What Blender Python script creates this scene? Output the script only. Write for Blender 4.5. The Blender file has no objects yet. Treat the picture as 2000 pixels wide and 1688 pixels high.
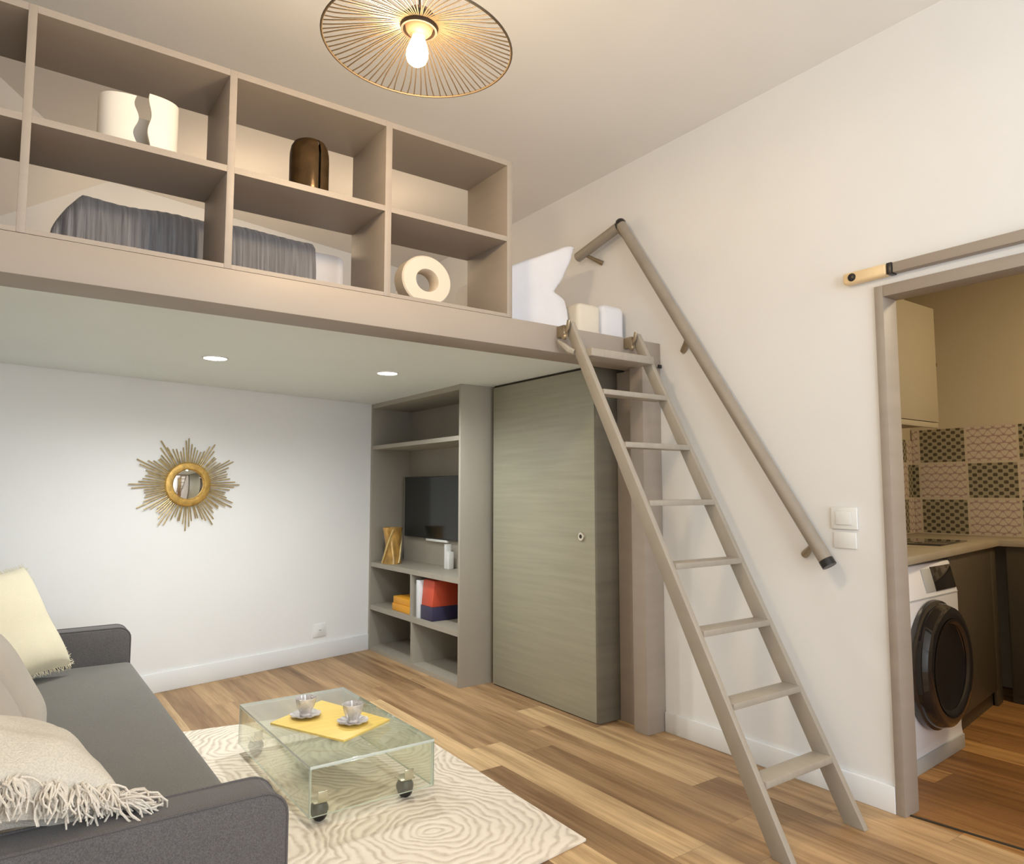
import bpy, bmesh, math, random
from mathutils import Vector, Matrix, noise
random.seed(7)
PI = math.pi
C = bpy.context.scene.collection
rnd = random.uniform

# ------------------------------------------------------------------ materials
def N(nt, typ, **kw):
    n = nt.nodes.new(typ)
    for k, v in kw.items():
        if k.startswith('i_'):
            n.inputs[k[2:].replace('_', ' ')].default_value = v
        else:
            setattr(n, k, v)
    return n
def mth(nt, op, a, b=None, c=None):
    n = nt.nodes.new('ShaderNodeMath'); n.operation = op
    for i, v in enumerate((a, b, c)):
        if v is None: continue
        if isinstance(v, (int, float)): n.inputs[i].default_value = v
        else: nt.links.new(v, n.inputs[i])
    return n.outputs[0]
def mix(nt, fac, a, b, blend='MIX'):
    n = nt.nodes.new('ShaderNodeMix'); n.data_type = 'RGBA'; n.blend_type = blend
    for sock, v in ((n.inputs[0], fac), (n.inputs[6], a), (n.inputs[7], b)):
        if isinstance(v, (int, float)): sock.default_value = v
        elif isinstance(v, (tuple, list)): sock.default_value = (*v[:3], 1)
        else: nt.links.new(v, sock)
    return n.outputs[2]
def ramp(nt, fac, stops):
    n = nt.nodes.new('ShaderNodeValToRGB')
    els = n.color_ramp.elements
    while len(els) < len(stops): els.new(0.5)
    for e, (p, c) in zip(els, stops): e.position = p; e.color = (*c[:3], 1)
    nt.links.new(fac, n.inputs[0]); return n.outputs[0]
def new_mat(name):
    m = bpy.data.materials.new(name); m.use_nodes = True
    nt = m.node_tree; b = nt.nodes['Principled BSDF']
    return m, nt, b
def coords(nt, scale=(1, 1, 1)):
    t = nt.nodes.new('ShaderNodeTexCoord'); mp = nt.nodes.new('ShaderNodeMapping')
    mp.inputs['Scale'].default_value = scale
    nt.links.new(t.outputs['Object'], mp.inputs[0]); return mp.outputs[0]
def xyz(nt, vec):
    s = nt.nodes.new('ShaderNodeSeparateXYZ'); nt.links.new(vec, s.inputs[0]); return s.outputs
def bump(nt, b, h, strength=.2, dist=.01):
    n = nt.nodes.new('ShaderNodeBump'); n.inputs['Strength'].default_value = strength
    n.inputs['Distance'].default_value = dist
    nt.links.new(h, n.inputs['Height']); nt.links.new(n.outputs[0], b.inputs['Normal'])
def noise_tex(nt, vec, scale, detail=3, rough=.5):
    n = nt.nodes.new('ShaderNodeTexNoise'); n.inputs['Scale'].default_value = scale
    n.inputs['Detail'].default_value = detail; n.inputs['Roughness'].default_value = rough
    nt.links.new(vec, n.inputs['Vector']); return n.outputs[0]
def plain(name, col, rough=.5, metal=0, var=.06, scale=6, bmp=0, bscale=60, stretch=(1, 1, 1), coat=0):
    m, nt, b = new_mat(name)
    v = coords(nt, stretch)
    f = noise_tex(nt, v, scale)
    lo = tuple(c * (1 - var) for c in col); hi = tuple(min(1, c * (1 + var)) for c in col)
    nt.links.new(ramp(nt, f, [(.3, lo), (.7, hi)]), b.inputs['Base Color'])
    b.inputs['Roughness'].default_value = rough; b.inputs['Metallic'].default_value = metal
    if coat: b.inputs['Coat Weight'].default_value = coat
    if bmp: bump(nt, b, noise_tex(nt, v, bscale, 4), bmp, .004)
    return m
def fabric(name, col, var=.12, scale=450, bmp=.5, dist=.002, stripes=None):
    m, nt, b = new_mat(name)
    v = coords(nt)
    f = noise_tex(nt, v, scale, 2); g = noise_tex(nt, v, 5, 3)
    lo = tuple(c * (1 - var) for c in col); hi = tuple(c * (1 + var) for c in col)
    c1 = ramp(nt, f, [(.35, lo), (.65, hi)])
    c2 = ramp(nt, g, [(.3, (.93, .93, .93)), (.7, (1, 1, 1))])
    nt.links.new(mix(nt, 1.0, c1, c2, 'MULTIPLY'), b.inputs['Base Color'])
    b.inputs['Roughness'].default_value = .92
    b.inputs['Sheen Weight'].default_value = .15
    bump(nt, b, f, bmp, dist)
    return m
def emit(name, col, s):
    m, nt, b = new_mat(name)
    b.inputs['Base Color'].default_value = (*col, 1)
    b.inputs['Emission Color'].default_value = (*col, 1); b.inputs['Emission Strength'].default_value = s
    return m
def floor_mat(name, dirvec='y', tint=(1, 1, 1)):
    m, nt, b = new_mat(name)
    o = xyz(nt, coords(nt)); X, Y = o[0], o[1]
    W, Lg = .185, 1.35
    rx = mth(nt, 'DIVIDE', X, W); row = mth(nt, 'FLOOR', rx)
    wn = nt.nodes.new('ShaderNodeTexWhiteNoise'); wn.noise_dimensions = '1D'; nt.links.new(row, wn.inputs['W'])
    ry = mth(nt, 'ADD', mth(nt, 'DIVIDE', Y, Lg), mth(nt, 'MULTIPLY', wn.outputs[0], 7.0))
    col = mth(nt, 'FLOOR', ry)
    cv = nt.nodes.new('ShaderNodeCombineXYZ'); nt.links.new(row, cv.inputs[0]); nt.links.new(col, cv.inputs[1])
    w2 = nt.nodes.new('ShaderNodeTexWhiteNoise'); w2.noise_dimensions = '2D'; nt.links.new(cv.outputs[0], w2.inputs['Vector'])
    base = ramp(nt, w2.outputs[0], [(0, (.26, .155, .075)), (.3, (.35, .215, .108)), (.7, (.43, .275, .14)), (1, (.58, .40, .21))])
    gv = nt.nodes.new('ShaderNodeCombineXYZ')
    nt.links.new(mth(nt, 'ADD', mth(nt, 'MULTIPLY', X, 16.0), mth(nt, 'MULTIPLY', w2.outputs[0], 40.0)), gv.inputs[0])
    nt.links.new(mth(nt, 'MULTIPLY', Y, 1.1), gv.inputs[1]); nt.links.new(mth(nt, 'MULTIPLY', w2.outputs[0], 13.0), gv.inputs[2])
    g1 = noise_tex(nt, gv.outputs[0], 1.0, 5, .62)
    grain = ramp(nt, g1, [(.30, (.60, .53, .47)), (.5, (1, 1, 1)), (.72, (1.35, 1.38, 1.4))])
    gv2 = nt.nodes.new('ShaderNodeCombineXYZ')
    nt.links.new(mth(nt, 'MULTIPLY', X, 90.0), gv2.inputs[0]); nt.links.new(mth(nt, 'MULTIPLY', Y, 3.0), gv2.inputs[1]); nt.links.new(mth(nt, 'MULTIPLY', w2.outputs[0], 31.0), gv2.inputs[2])
    g2 = noise_tex(nt, gv2.outputs[0], 1.0, 2, .5)
    fine = ramp(nt, g2, [(.3, (.86, .85, .83)), (.6, (1.04, 1.04, 1.04))])
    c = mix(nt, 1.0, mix(nt, 1.0, base, grain, 'MULTIPLY'), fine, 'MULTIPLY')
    fx = mth(nt, 'ABSOLUTE', mth(nt, 'SUBTRACT', mth(nt, 'FRACT', rx), .5))
    fy = mth(nt, 'ABSOLUTE', mth(nt, 'SUBTRACT', mth(nt, 'FRACT', ry), .5))
    seam = mth(nt, 'MAXIMUM', mth(nt, 'GREATER_THAN', fx, .4935), mth(nt, 'GREATER_THAN', fy, .4992))
    c = mix(nt, mth(nt, 'MULTIPLY', seam, .5), c, (.14, .085, .045))
    c = mix(nt, 1.0, c, tint, 'MULTIPLY')
    nt.links.new(c, b.inputs['Base Color'])
    b.inputs['Roughness'].default_value = .48
    b.inputs['Specular IOR Level'].default_value = .35
    bump(nt, b, mth(nt, 'SUBTRACT', g2, mth(nt, 'MULTIPLY', seam, 1.5)), .12, .002)
    return m
def rug_mat():
    m, nt, b = new_mat('rug_pile')
    v = coords(nt)
    nz = nt.nodes.new('ShaderNodeTexNoise'); nz.inputs['Scale'].default_value = 4; nt.links.new(v, nz.inputs['Vector'])
    vm = nt.nodes.new('ShaderNodeVectorMath'); vm.operation = 'MULTIPLY_ADD'
    nt.links.new(nz.outputs['Color'], vm.inputs[0]); vm.inputs[1].default_value = (.20, .20, 0); nt.links.new(v, vm.inputs[2])
    vo = nt.nodes.new('ShaderNodeTexVoronoi'); vo.inputs['Scale'].default_value = 1.35; vo.voronoi_dimensions = '2D'
    nt.links.new(vm.outputs[0], vo.inputs['Vector'])
    s = mth(nt, 'SINE', mth(nt, 'MULTIPLY', vo.outputs['Distance'], 128.0))
    br = noise_tex(nt, v, 28, 3)
    k = mth(nt, 'ADD', s, mth(nt, 'MULTIPLY', mth(nt, 'SUBTRACT', br, .5), 2.2))
    c = ramp(nt, mth(nt, 'MULTIPLY_ADD', k, .35, .5), [(.08, (.58, .49, .39)), (.42, (.76, .67, .55)), (.7, (.80, .71, .59))])
    nt.links.new(c, b.inputs['Base Color']); b.inputs['Roughness'].default_value = .95
    hh = mth(nt, 'ADD', k, mth(nt, 'MULTIPLY', noise_tex(nt, v, 300, 2), .8))
    bump(nt, b, hh, .5, .004)
    return m
def tile_mat(name, u_axis, uo, vo):
    m, nt, b = new_mat(name)
    o = xyz(nt, coords(nt)); U, V = o[u_axis], o[2]
    tw, th = .32, .2575
    u = mth(nt, 'DIVIDE', mth(nt, 'SUBTRACT', U, uo), tw); v = mth(nt, 'DIVIDE', mth(nt, 'SUBTRACT', V, vo), th)
    par = mth(nt, 'MODULO', mth(nt, 'ADD', mth(nt, 'ADD', mth(nt, 'FLOOR', u), mth(nt, 'FLOOR', v)), 100.0), 2.0)
    par = mth(nt, 'GREATER_THAN', par, .5)
    fu, fv = mth(nt, 'FRACT', u), mth(nt, 'FRACT', v)
    n = 5.0
    a = mth(nt, 'SINE', mth(nt, 'MULTIPLY', fu, 2 * PI * n)); bb = mth(nt, 'SINE', mth(nt, 'MULTIPLY', fv, 2 * PI * n))
    # hex-like ovals: checkered product of sines
    p = mth(nt, 'MULTIPLY', a, bb)
    dots = ramp(nt, mth(nt, 'MULTIPLY_ADD', p, .5, .5), [(.52, (.33, .29, .20)), (.62, (.075, .062, .038))])
    q = mth(nt, 'ABSOLUTE', mth(nt, 'ADD', a, mth(nt, 'SINE', mth(nt, 'ADD', mth(nt, 'MULTIPLY', fv, 2 * PI * n), mth(nt, 'MULTIPLY', a, .9)))))
    loops = ramp(nt, q, [(.12, (.36, .24, .22)), (.5, (.55, .46, .38)), (1, (.58, .51, .41))])
    c = mix(nt, par, loops, dots)
    eu = mth(nt, 'ABSOLUTE', mth(nt, 'SUBTRACT', fu, .5)); ev = mth(nt, 'ABSOLUTE', mth(nt, 'SUBTRACT', fv, .5))
    g = mth(nt, 'MAXIMUM', mth(nt, 'GREATER_THAN', eu, .475), mth(nt, 'GREATER_THAN', ev, .47))
    c = mix(nt, g, c, (.55, .47, .36))
    nt.links.new(c, b.inputs['Base Color']); b.inputs['Roughness'].default_value = .3
    return m
def acrylic_mat():
    m = bpy.data.materials.new('acrylic'); m.use_nodes = True; nt = m.node_tree
    for n in list(nt.nodes): nt.nodes.remove(n)
    out = nt.nodes.new('ShaderNodeOutputMaterial')
    tr = N(nt, 'ShaderNodeBsdfTransparent'); tr.inputs[0].default_value = (.945, .955, .905, 1)
    gl = N(nt, 'ShaderNodeBsdfGlossy'); gl.inputs['Roughness'].default_value = .03; gl.inputs['Color'].default_value = (.95, .97, .95, 1)
    df = N(nt, 'ShaderNodeBsdfDiffuse'); df.inputs['Color'].default_value = (.62, .66, .58, 1)
    lw = N(nt, 'ShaderNodeLayerWeight'); lw.inputs[0].default_value = .5
    f = mth(nt, 'MULTIPLY_ADD', mth(nt, 'POWER', lw.outputs['Facing'], 3.5), .75, .05)
    mx0 = nt.nodes.new('ShaderNodeMixShader'); mx0.inputs[0].default_value = .035
    nt.links.new(tr.outputs[0], mx0.inputs[1]); nt.links.new(df.outputs[0], mx0.inputs[2])
    mx = nt.nodes.new('ShaderNodeMixShader'); nt.links.new(f, mx.inputs[0])
    nt.links.new(mx0.outputs[0], mx.inputs[1]); nt.links.new(gl.outputs[0], mx.inputs[2])
    nt.links.new(mx.outputs[0], out.inputs[0]); return m
def throw_mat():
    m, nt, b = new_mat('ribbed_throw')
    v = coords(nt, (95, 4, 3)); f = noise_tex(nt, v, 1.0, 4, .6)
    nt.links.new(ramp(nt, f, [(.3, (.33, .31, .315)), (.5, (.47, .45, .455)), (.7, (.60, .59, .60))]), b.inputs['Base Color'])
    b.inputs['Roughness'].default_value = .9; b.inputs['Sheen Weight'].default_value = .3
    bump(nt, b, f, .7, .01); return m

M = {}
M['wall'] = plain('white_wall_paint', (.80, .79, .77), .75, var=.012, scale=2, bmp=.05, bscale=120)
M['ceil'] = plain('ceiling_paint', (.82, .79, .75), .8, var=.012, scale=2)
M['soffit'] = plain('soffit_paint', (.83, .89, .86), .6, var=.01, scale=2)
M['skirt'] = plain('skirting_gloss', (.80, .80, .79), .35, var=.01)
M['floor'] = floor_mat('oak_plank_floor')
M['floor2'] = floor_mat('oak_plank_warm_lit', tint=(.75, .58, .38))  # same oak; the tint puts the warm kitchen light into the colour
M['taupe'] = plain('taupe_laminate', (.34, .285, .235), .5, var=.04, scale=3, bmp=.06, bscale=40, stretch=(1, 1, 6))
M['taupe2'] = plain('taupe_bookcase', (.36, .325, .265), .5, var=.05, scale=3, bmp=.06, bscale=40, stretch=(1, 1, .2))
M['beam'] = plain('taupe_beam_paint', (.36, .305, .255), .5, var=.03, scale=2)
M['ladder'] = plain('taupe_painted_wood', (.36, .315, .255), .45, var=.05, scale=8, bmp=.08, bscale=30, stretch=(4, 1, 1))
M['rail'] = plain('taupe_rail_wood', (.31, .265, .21), .45, var=.06, scale=10)
M['bracket'] = plain('brushed_bronze', (.34, .27, .18), .35, .7, var=.05)
M['black'] = plain('black_plastic', (.015, .013, .012), .35, var=.2)
M['door'] = plain('greige_grained_door', (.33, .31, .23), .5, var=.07, scale=1.5, bmp=.1, bscale=20, stretch=(1, 1.2, 26))
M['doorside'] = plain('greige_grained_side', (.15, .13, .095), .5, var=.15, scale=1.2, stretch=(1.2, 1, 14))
M['chrome'] = plain('satin_chrome', (.72, .66, .56), .25, .9, var=.03)
M['gold'] = plain('gilded_wood', (.56, .34, .09), .38, .55, var=.25, scale=30, bmp=.5, bscale=120)
M['goldray'] = plain('gilded_ray', (.50, .38, .19), .4, .45, var=.25, scale=30)
M['mirror'] = plain('mirror_glass', (.88, .86, .84), .03, 1.0, var=.0)
M['sofa'] = fabric('charcoal_sofa_fabric', (.140, .130, .112), .22, 380)
M['sofa2'] = fabric('charcoal_arm_fabric', (.112, .102, .100), .25, 380)
M['piping'] = fabric('sofa_piping', (.10, .09, .088), .2, 400)
M['cream'] = fabric('cream_linen', (.74, .67, .49), .07, 500)
M['beige'] = fabric('beige_cushion_cotton', (.50, .445, .375), .06, 600)
M['ivory'] = fabric('ivory_textured_cotton', (.64, .585, .49), .08, 240, .8, .004)
M['tassel'] = fabric('ivory_tassel_yarn', (.72, .65, .55), .08, 300)
M['rug'] = rug_mat()
M['acrylic'] = acrylic_mat()
M['tray'] = plain('yellow_bamboo_board', (.78, .56, .14), .45, var=.08, scale=4, stretch=(1, 12, 1))
M['porcelain'] = plain('silvery_porcelain', (.60, .56, .54), .18, .15, var=.25, scale=25, coat=.4)
M['throw'] = throw_mat()
M['sheet'] = fabric('white_bed_linen', (.80, .78, .80), .02, 300, .2)
M['creamsheet'] = fabric('cream_bed_linen', (.78, .70, .58), .02, 300, .2)
M['whiteceramic'] = plain('matt_white_ceramic', (.80, .74, .64), .55, var=.02)
M['beigeceramic'] = plain('matt_beige_ceramic', (.66, .57, .46), .7, var=.02, bmp=.15, bscale=90)
M['brownglaze'] = plain('brown_glaze', (.13, .075, .03), .22, .45, var=.3, scale=14, bmp=.1, bscale=60)
M['screen'] = plain('tv_screen', (.012, .014, .013), .12, var=.05)
M['tvframe'] = plain('tv_frame', (.02, .02, .02), .4)
M['amber'] = plain('amber_glass_vase', (.42, .24, .06), .25, .2, var=.45, scale=22, stretch=(1, 1, .4))
M['orange'] = plain('orange_card', (.80, .36, .02), .5, var=.03)
M['red'] = plain('red_card', (.58, .075, .03), .5, var=.04)
M['navy'] = plain('navy_card', (.035, .03, .075), .5, var=.1)
M['whitecard'] = plain('white_card', (.74, .76, .78), .5, var=.03)
M['greycard'] = plain('grey_card', (.36, .37, .37), .5, var=.05)
M['whiteplastic'] = plain('white_plastic', (.80, .80, .77), .35, var=.01)
M['washer'] = plain('white_enamel', (.80, .79, .82), .25, var=.01)
M['washgrey'] = plain('grey_plastic', (.45, .46, .46), .35, var=.02)
M['glassblack'] = plain('smoked_glass', (.012, .011, .012), .06, var=.1, coat=.5)
M['darkchrome'] = plain('dark_ring', (.10, .095, .09), .2, .8, var=.05)
M['worktop'] = plain('taupe_worktop', (.36, .30, .22), .4, var=.06, scale=5)
M['base'] = plain('dark_taupe_cabinet', (.085, .068, .045), .45, var=.05, scale=3)
M['upper'] = plain('beige_cabinet', (.36, .31, .22), .45, var=.02, scale=3)
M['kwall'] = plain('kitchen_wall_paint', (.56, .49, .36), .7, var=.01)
M['tile_x'] = tile_mat('patterned_tile_back', 1, .865, 0.0)
M['tile_y'] = tile_mat('patterned_tile_left', 0, 1.05, 0.0)
M['dark'] = plain('dark_gap', (.03, .022, .012), .7)
M['copper'] = plain('copper_socket', (.26, .13, .075), .5, .2, var=.05)
M['wire'] = plain('bronze_wire', (.10, .07, .04), .45, .5, var=.1)
M['hub'] = plain('dark_bronze_hub', (.035, .022, .014), .6, var=.1)
M['bulb'] = emit('lit_filament_bulb', (1.0, .78, .36), 9)
M['spot'] = emit('lit_downlight', (1.0, 1.0, .93), 18)
M['actuator'] = plain('cream_bracket', (.80, .60, .34), .4, var=.06, scale=12)
M['curtainframe'] = plain('window_frame_paint', (.75, .74, .72), .4, var=.01)

# ------------------------------------------------------------------ helpers
BASE = {}
def tagp(o, label, cat, group=None, kind=None):
    if label: o['label'] = label
    if cat: o['category'] = cat
    if group: o['group'] = group
    if kind: o['kind'] = kind
    return o
def thing(name, label, cat, loc=(0, 0, 0), rz=0, group=None):
    o = bpy.data.objects.new(name, None); C.objects.link(o)
    o.empty_display_size = .05
    o.location = loc; o.rotation_euler = (0, 0, rz)
    BASE[o] = (Matrix.Translation(loc) @ Matrix.Rotation(rz, 4, 'Z')).inverted()
    return tagp(o, label, cat, group)
def finish(bm, smooth=True, ang=.6):
    bmesh.ops.recalc_face_normals(bm, faces=bm.faces)
    if smooth:
        for f in bm.faces: f.smooth = True
        for e in bm.edges:
            if len(e.link_faces) == 2 and e.calc_face_angle(0) > ang: e.smooth = False
def obj(name, bm, mat, parent=None, smooth=True, ang=.6, label=None):
    """link bm (world coordinates) as ONE mesh object"""
    finish(bm, smooth, ang)
    me = bpy.data.meshes.new(name); o = bpy.data.objects.new(name, me)
    if parent is None:
        xs = [v.co for v in bm.verts]
        mn = Vector([min(c[i] for c in xs) for i in range(3)]); mx_ = Vector([max(c[i] for c in xs) for i in range(3)])
        org = Vector(((mn.x + mx_.x) / 2, (mn.y + mx_.y) / 2, mn.z))
        bmesh.ops.translate(bm, verts=bm.verts, vec=-org); o.location = org
        BASE[o] = Matrix.Translation(org).inverted()
    else:
        bmesh.ops.transform(bm, matrix=BASE[parent], verts=bm.verts); BASE[o] = BASE[parent]
        o.parent = parent
    bm.to_mesh(me); bm.free(); me.materials.append(mat); C.objects.link(o)
    if label: o['label'] = label
    return o
def struct(name, bm, mat, smooth=False):
    # the shell keeps world coordinates so the procedural patterns line up
    finish(bm, smooth)
    me = bpy.data.meshes.new(name); o = bpy.data.objects.new(name, me)
    bm.to_mesh(me); bm.free(); me.materials.append(mat); C.objects.link(o)
    o['kind'] = 'structure'; BASE[o] = Matrix.Identity(4); return o
def B(): return bmesh.new()
def box(bm, x0, x1, y0, y1, z0, z1, bev=0, seg=2, mtx=None):
    vs = [bm.verts.new((x, y, z)) for x in (x0, x1) for y in (y0, y1) for z in (z0, z1)]
    fs = [(0, 1, 3, 2), (4, 6, 7, 5), (0, 4, 5, 1), (2, 3, 7, 6), (0, 2, 6, 4), (1, 5, 7, 3)]
    faces = [bm.faces.new([vs[i] for i in f]) for f in fs]
    if bev:
        es = {e for f in faces for e in f.edges}
        r = bmesh.ops.bevel(bm, geom=list(es), offset=bev, segments=seg, affect='EDGES', profile=.5)
        vs = list({v for f in r['faces'] for v in f.verts} | {v for v in vs if v.is_valid})
    if mtx is not None: bmesh.ops.transform(bm, matrix=mtx, verts=[v for v in vs if v.is_valid])
    return bm
def bx(*a, **k): return box(B(), *a, **k)
def prism(pts, axis, a0, a1, bev=0, seg=2):
    """polygon pts extruded along axis between a0 and a1; pts are the two other coordinates in order"""
    bm = B()
    def mk(p, a):
        c = list(p); c.insert(axis, a); return bm.verts.new(c)
    A = [mk(p, a0) for p in pts]; D = [mk(p, a1) for p in pts]
    n = len(pts)
    fs = [bm.faces.new(A), bm.faces.new(D)] + [bm.faces.new((A[i], A[(i + 1) % n], D[(i + 1) % n], D[i])) for i in range(n)]
    bmesh.ops.recalc_face_normals(bm, faces=bm.faces)
    if bev: bmesh.ops.bevel(bm, geom=list(bm.edges), offset=bev, segments=seg, affect='EDGES', profile=.5)
    return bm
def tube(bm, pts, r, n=8, cap=True):
    pts = [Vector(p) for p in pts]; rs = r if isinstance(r, (list, tuple)) else [r] * len(pts)
    rings = []; up = None
    for i, p in enumerate(pts):
        d = (pts[min(i + 1, len(pts) - 1)] - pts[max(i - 1, 0)]).normalized()
        if up is None:
            up = Vector((0, 0, 1)) if abs(d.z) < .9 else Vector((1, 0, 0))
        s = d.cross(up).normalized(); up = s.cross(d).normalized()
        rings.append([bm.verts.new(p + (s * math.cos(2 * PI * k / n) + up * math.sin(2 * PI * k / n)) * rs[i]) for k in range(n)])
    for a, b in zip(rings, rings[1:]):
        for k in range(n): bm.faces.new((a[k], a[(k + 1) % n], b[(k + 1) % n], b[k]))
    if cap: bm.faces.new(rings[0]); bm.faces.new(rings[-1])
    return bm
def tb(pts, r, n=8): return tube(B(), pts, r, n)
def lathe(prof, n=32, mtx=None, closed=False, bm=None):
    """prof: (radius, height) list around local Z"""
    bm = bm or B(); rings = []; allv = []
    for r, z in prof:
        if r < 1e-6: ring = [bm.verts.new((0, 0, z))]
        else: ring = [bm.verts.new((r * math.cos(2 * PI * k / n), r * math.sin(2 * PI * k / n), z)) for k in range(n)]
        rings.append(ring); allv += ring
    pairs = list(zip(rings, rings[1:])) + ([(rings[-1], rings[0])] if closed else [])
    for a, b in pairs:
        for k in range(n):
            k2 = (k + 1) % n
            if len(a) == 1 and len(b) == 1: continue
            if len(a) == 1: bm.faces.new((a[0], b[k], b[k2]))
            elif len(b) == 1: bm.faces.new((a[k], a[k2], b[0]))
            else: bm.faces.new((a[k], a[k2], b[k2], b[k]))
    if mtx is not None: bmesh.ops.transform(bm, matrix=mtx, verts=allv)
    return bm
def T(x, y, z): return Matrix.Translation((x, y, z))
def frame(c, right, up):
    r = Vector(right).normalized(); u = Vector(up); n = r.cross(u).normalized(); u = n.cross(r).normalized()
    return Matrix(((r.x, u.x, n.x, c[0]), (r.y, u.y, n.y, c[1]), (r.z, u.z, n.z, c[2]), (0, 0, 0, 1)))
def pillow(a, b, t, mtx, n=26, wr=.004, seed=0, pinch=.07, pw=.5, extra=None, lowk=.9, lowx=None):
    """soft cushion: half sizes a,b, half thickness t; local x right, y up, z normal"""
    bm = B(); top = {}; bot = {}
    for i in range(n + 1):
        for j in range(n + 1):
            u = -1 + 2 * i / n; v = -1 + 2 * j / n
            u = math.copysign(abs(u) ** .85, u); v = math.copysign(abs(v) ** .85, v)
            x = a * u * (1 - pinch * (1 - v * v)); y = b * v * (1 - pinch * (1 - u * u))
            h = t * ((1 - u ** 4) * (1 - v ** 4)) ** pw if abs(u) < 1 and abs(v) < 1 else 0
            w = noise.noise(Vector((x * 7 + seed, y * 7, seed * 1.7))) * wr * 3 * (h / t if t else 0)
            edge = (i in (0, n)) or (j in (0, n))
            zo = extra(u, v) if extra else 0
            p = Vector((x, y, h + w + zo)); top[i, j] = bm.verts.new(p)
            if edge: bot[i, j] = top[i, j]
            else: bot[i, j] = bm.verts.new(Vector((x, y, -h * lowk + w + zo + (lowx(u, v) if lowx else 0))))
    for i in range(n):
        for j in range(n):
            bm.faces.new((top[i, j], top[i + 1, j], top[i + 1, j + 1], top[i, j + 1]))
            q = (bot[i, j], bot[i, j + 1], bot[i + 1, j + 1], bot[i + 1, j])
            if len(set(q)) == 4:
                try: bm.faces.new(q)
                except ValueError: pass
    bmesh.ops.transform(bm, matrix=mtx, verts=bm.verts)
    return bm
def perim(a, b, pinch, s):
    """point and outward direction on the cushion outline, s in 0..4"""
    k = int(s) % 4; f = -1 + 2 * (s - int(s))
    if k == 0: u, v, d = f, -1, (0, -1)
    elif k == 1: u, v, d = 1, f, (1, 0)
    elif k == 2: u, v, d = -f, 1, (0, 1)
    else: u, v, d = -1, -f, (-1, 0)
    return Vector((a * u * (1 - pinch * (1 - v * v)), b * v * (1 - pinch * (1 - u * u)), 0)), Vector((d[0], d[1], 0))
def fringe(a, b, pinch, mtx, sides, per, ln, r=.0016, droop=(0, 0, 0)):
    bm = B(); inv = mtx.to_3x3().inverted(); dr = inv @ Vector(droop)
    for k in sides:
        for i in range(per):
            s = k + (i + rnd(.1, .9)) / per
            p, d = perim(a, b, pinch, s)
            l = ln * rnd(.6, 1.25); side = Vector((d.y, -d.x, 0)) * rnd(-.5, .5)
            e = p + (d + side + Vector((0, 0, rnd(-.5, .5)))) * l + dr * l
            m_ = p.lerp(e, .5) + Vector((rnd(-1, 1), rnd(-1, 1), rnd(-1, 1))) * l * .12
            tube(bm, [p - d * .004, m_, e], [r, r, r * .6], 4)
    bmesh.ops.transform(bm, matrix=mtx, verts=bm.verts); return bm

# ------------------------------------------------------------------ camera
cam = bpy.data.cameras.new('camera'); co = bpy.data.objects.new('camera', cam); C.objects.link(co)
cam.sensor_width = 36; cam.lens = 36 * 1391 / 2000; cam.clip_start = .02
co.location = (0, 0, 1.32); co.rotation_euler = (math.radians(90 + 4.767), 0, math.radians(-35.62))
bpy.context.scene.camera = co

# ------------------------------------------------------------------ room shell
XW, ZC, XL, YR = 3.06, 3.34, -.45, -2.0
MW = lambda x: 5.67 - (2.58 - x) * .2342                      # slanted back wall
struct('floor', prism([(XL - .1, YR - .1), (XW + .02, YR - .1), (XW + .02, 6.0), (XL - .1, 6.0)], 2, -.05, 0), M['floor'])
struct('ceiling', bx(XL - .1, XW + .1, YR - .1, 6.0, ZC, ZC + .08), M['ceil'])
ys, ye, dh = .45, 1.55, 2.205
wr = B()
box(wr, XW, XW + .09, ye, 5.95, 0, ZC); box(wr, XW, XW + .09, ys, ye, dh, ZC); box(wr, XW, XW + .09, YR - .1, ys, 0, ZC)
struct('wall_right', wr, M['wall'])
struct('wall_back', prism([(XL - .1, MW(XL - .1)), (XW + .1, MW(XW + .1)), (XW + .1, MW(XW + .1) + .12), (XL - .1, MW(XL - .1) + .12)], 2, 0, ZC), M['wall'])
struct('wall_left', bx(XL - .1, XL, YR - .1, MW(XL), 0, ZC), M['wall'])
wins = [(-.15, 1.15), (1.45, 2.75)]
rw = B(); wz0, wz1 = .50, 3.00
box(rw, XL, XW, YR - .12, YR, 0, wz0); box(rw, XL, XW, YR - .12, YR, wz1, ZC)
for a, b in ((XL, wins[0][0]), (wins[0][1], wins[1][0]), (wins[1][1], XW)): box(rw, a, b, YR - .12, YR, wz0, wz1)
struct('wall_rear', rw, M['wall'])
for k, (a, b) in enumerate(wins):
    w = B(); t_ = .05
    for q in ((a, a + t_, wz0, wz1), (b - t_, b, wz0, wz1), ((a + b) / 2 - .03, (a + b) / 2 + .03, wz0, wz1)):
        box(w, q[0], q[1], YR - .1, YR - .04, q[2], q[3])
    for z in (wz0, wz1 - t_): box(w, a, b, YR - .1, YR - .04, z, z + t_)
    struct('window_%d' % (k + 1), w, M['curtainframe'])
cs_ = B(); q_ = [cs_.verts.new(p) for p in ((.49, MW(.49), ZC), (XL, MW(XL), 2.66), (XL, MW(XL), ZC), (XL, 3.55, ZC))]
for f_ in ((0, 1, 2), (0, 3, 1), (0, 2, 3), (1, 3, 2)): cs_.faces.new([q_[i] for i in f_])
struct('ceiling_slope', cs_, M['ceil'])
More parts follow.
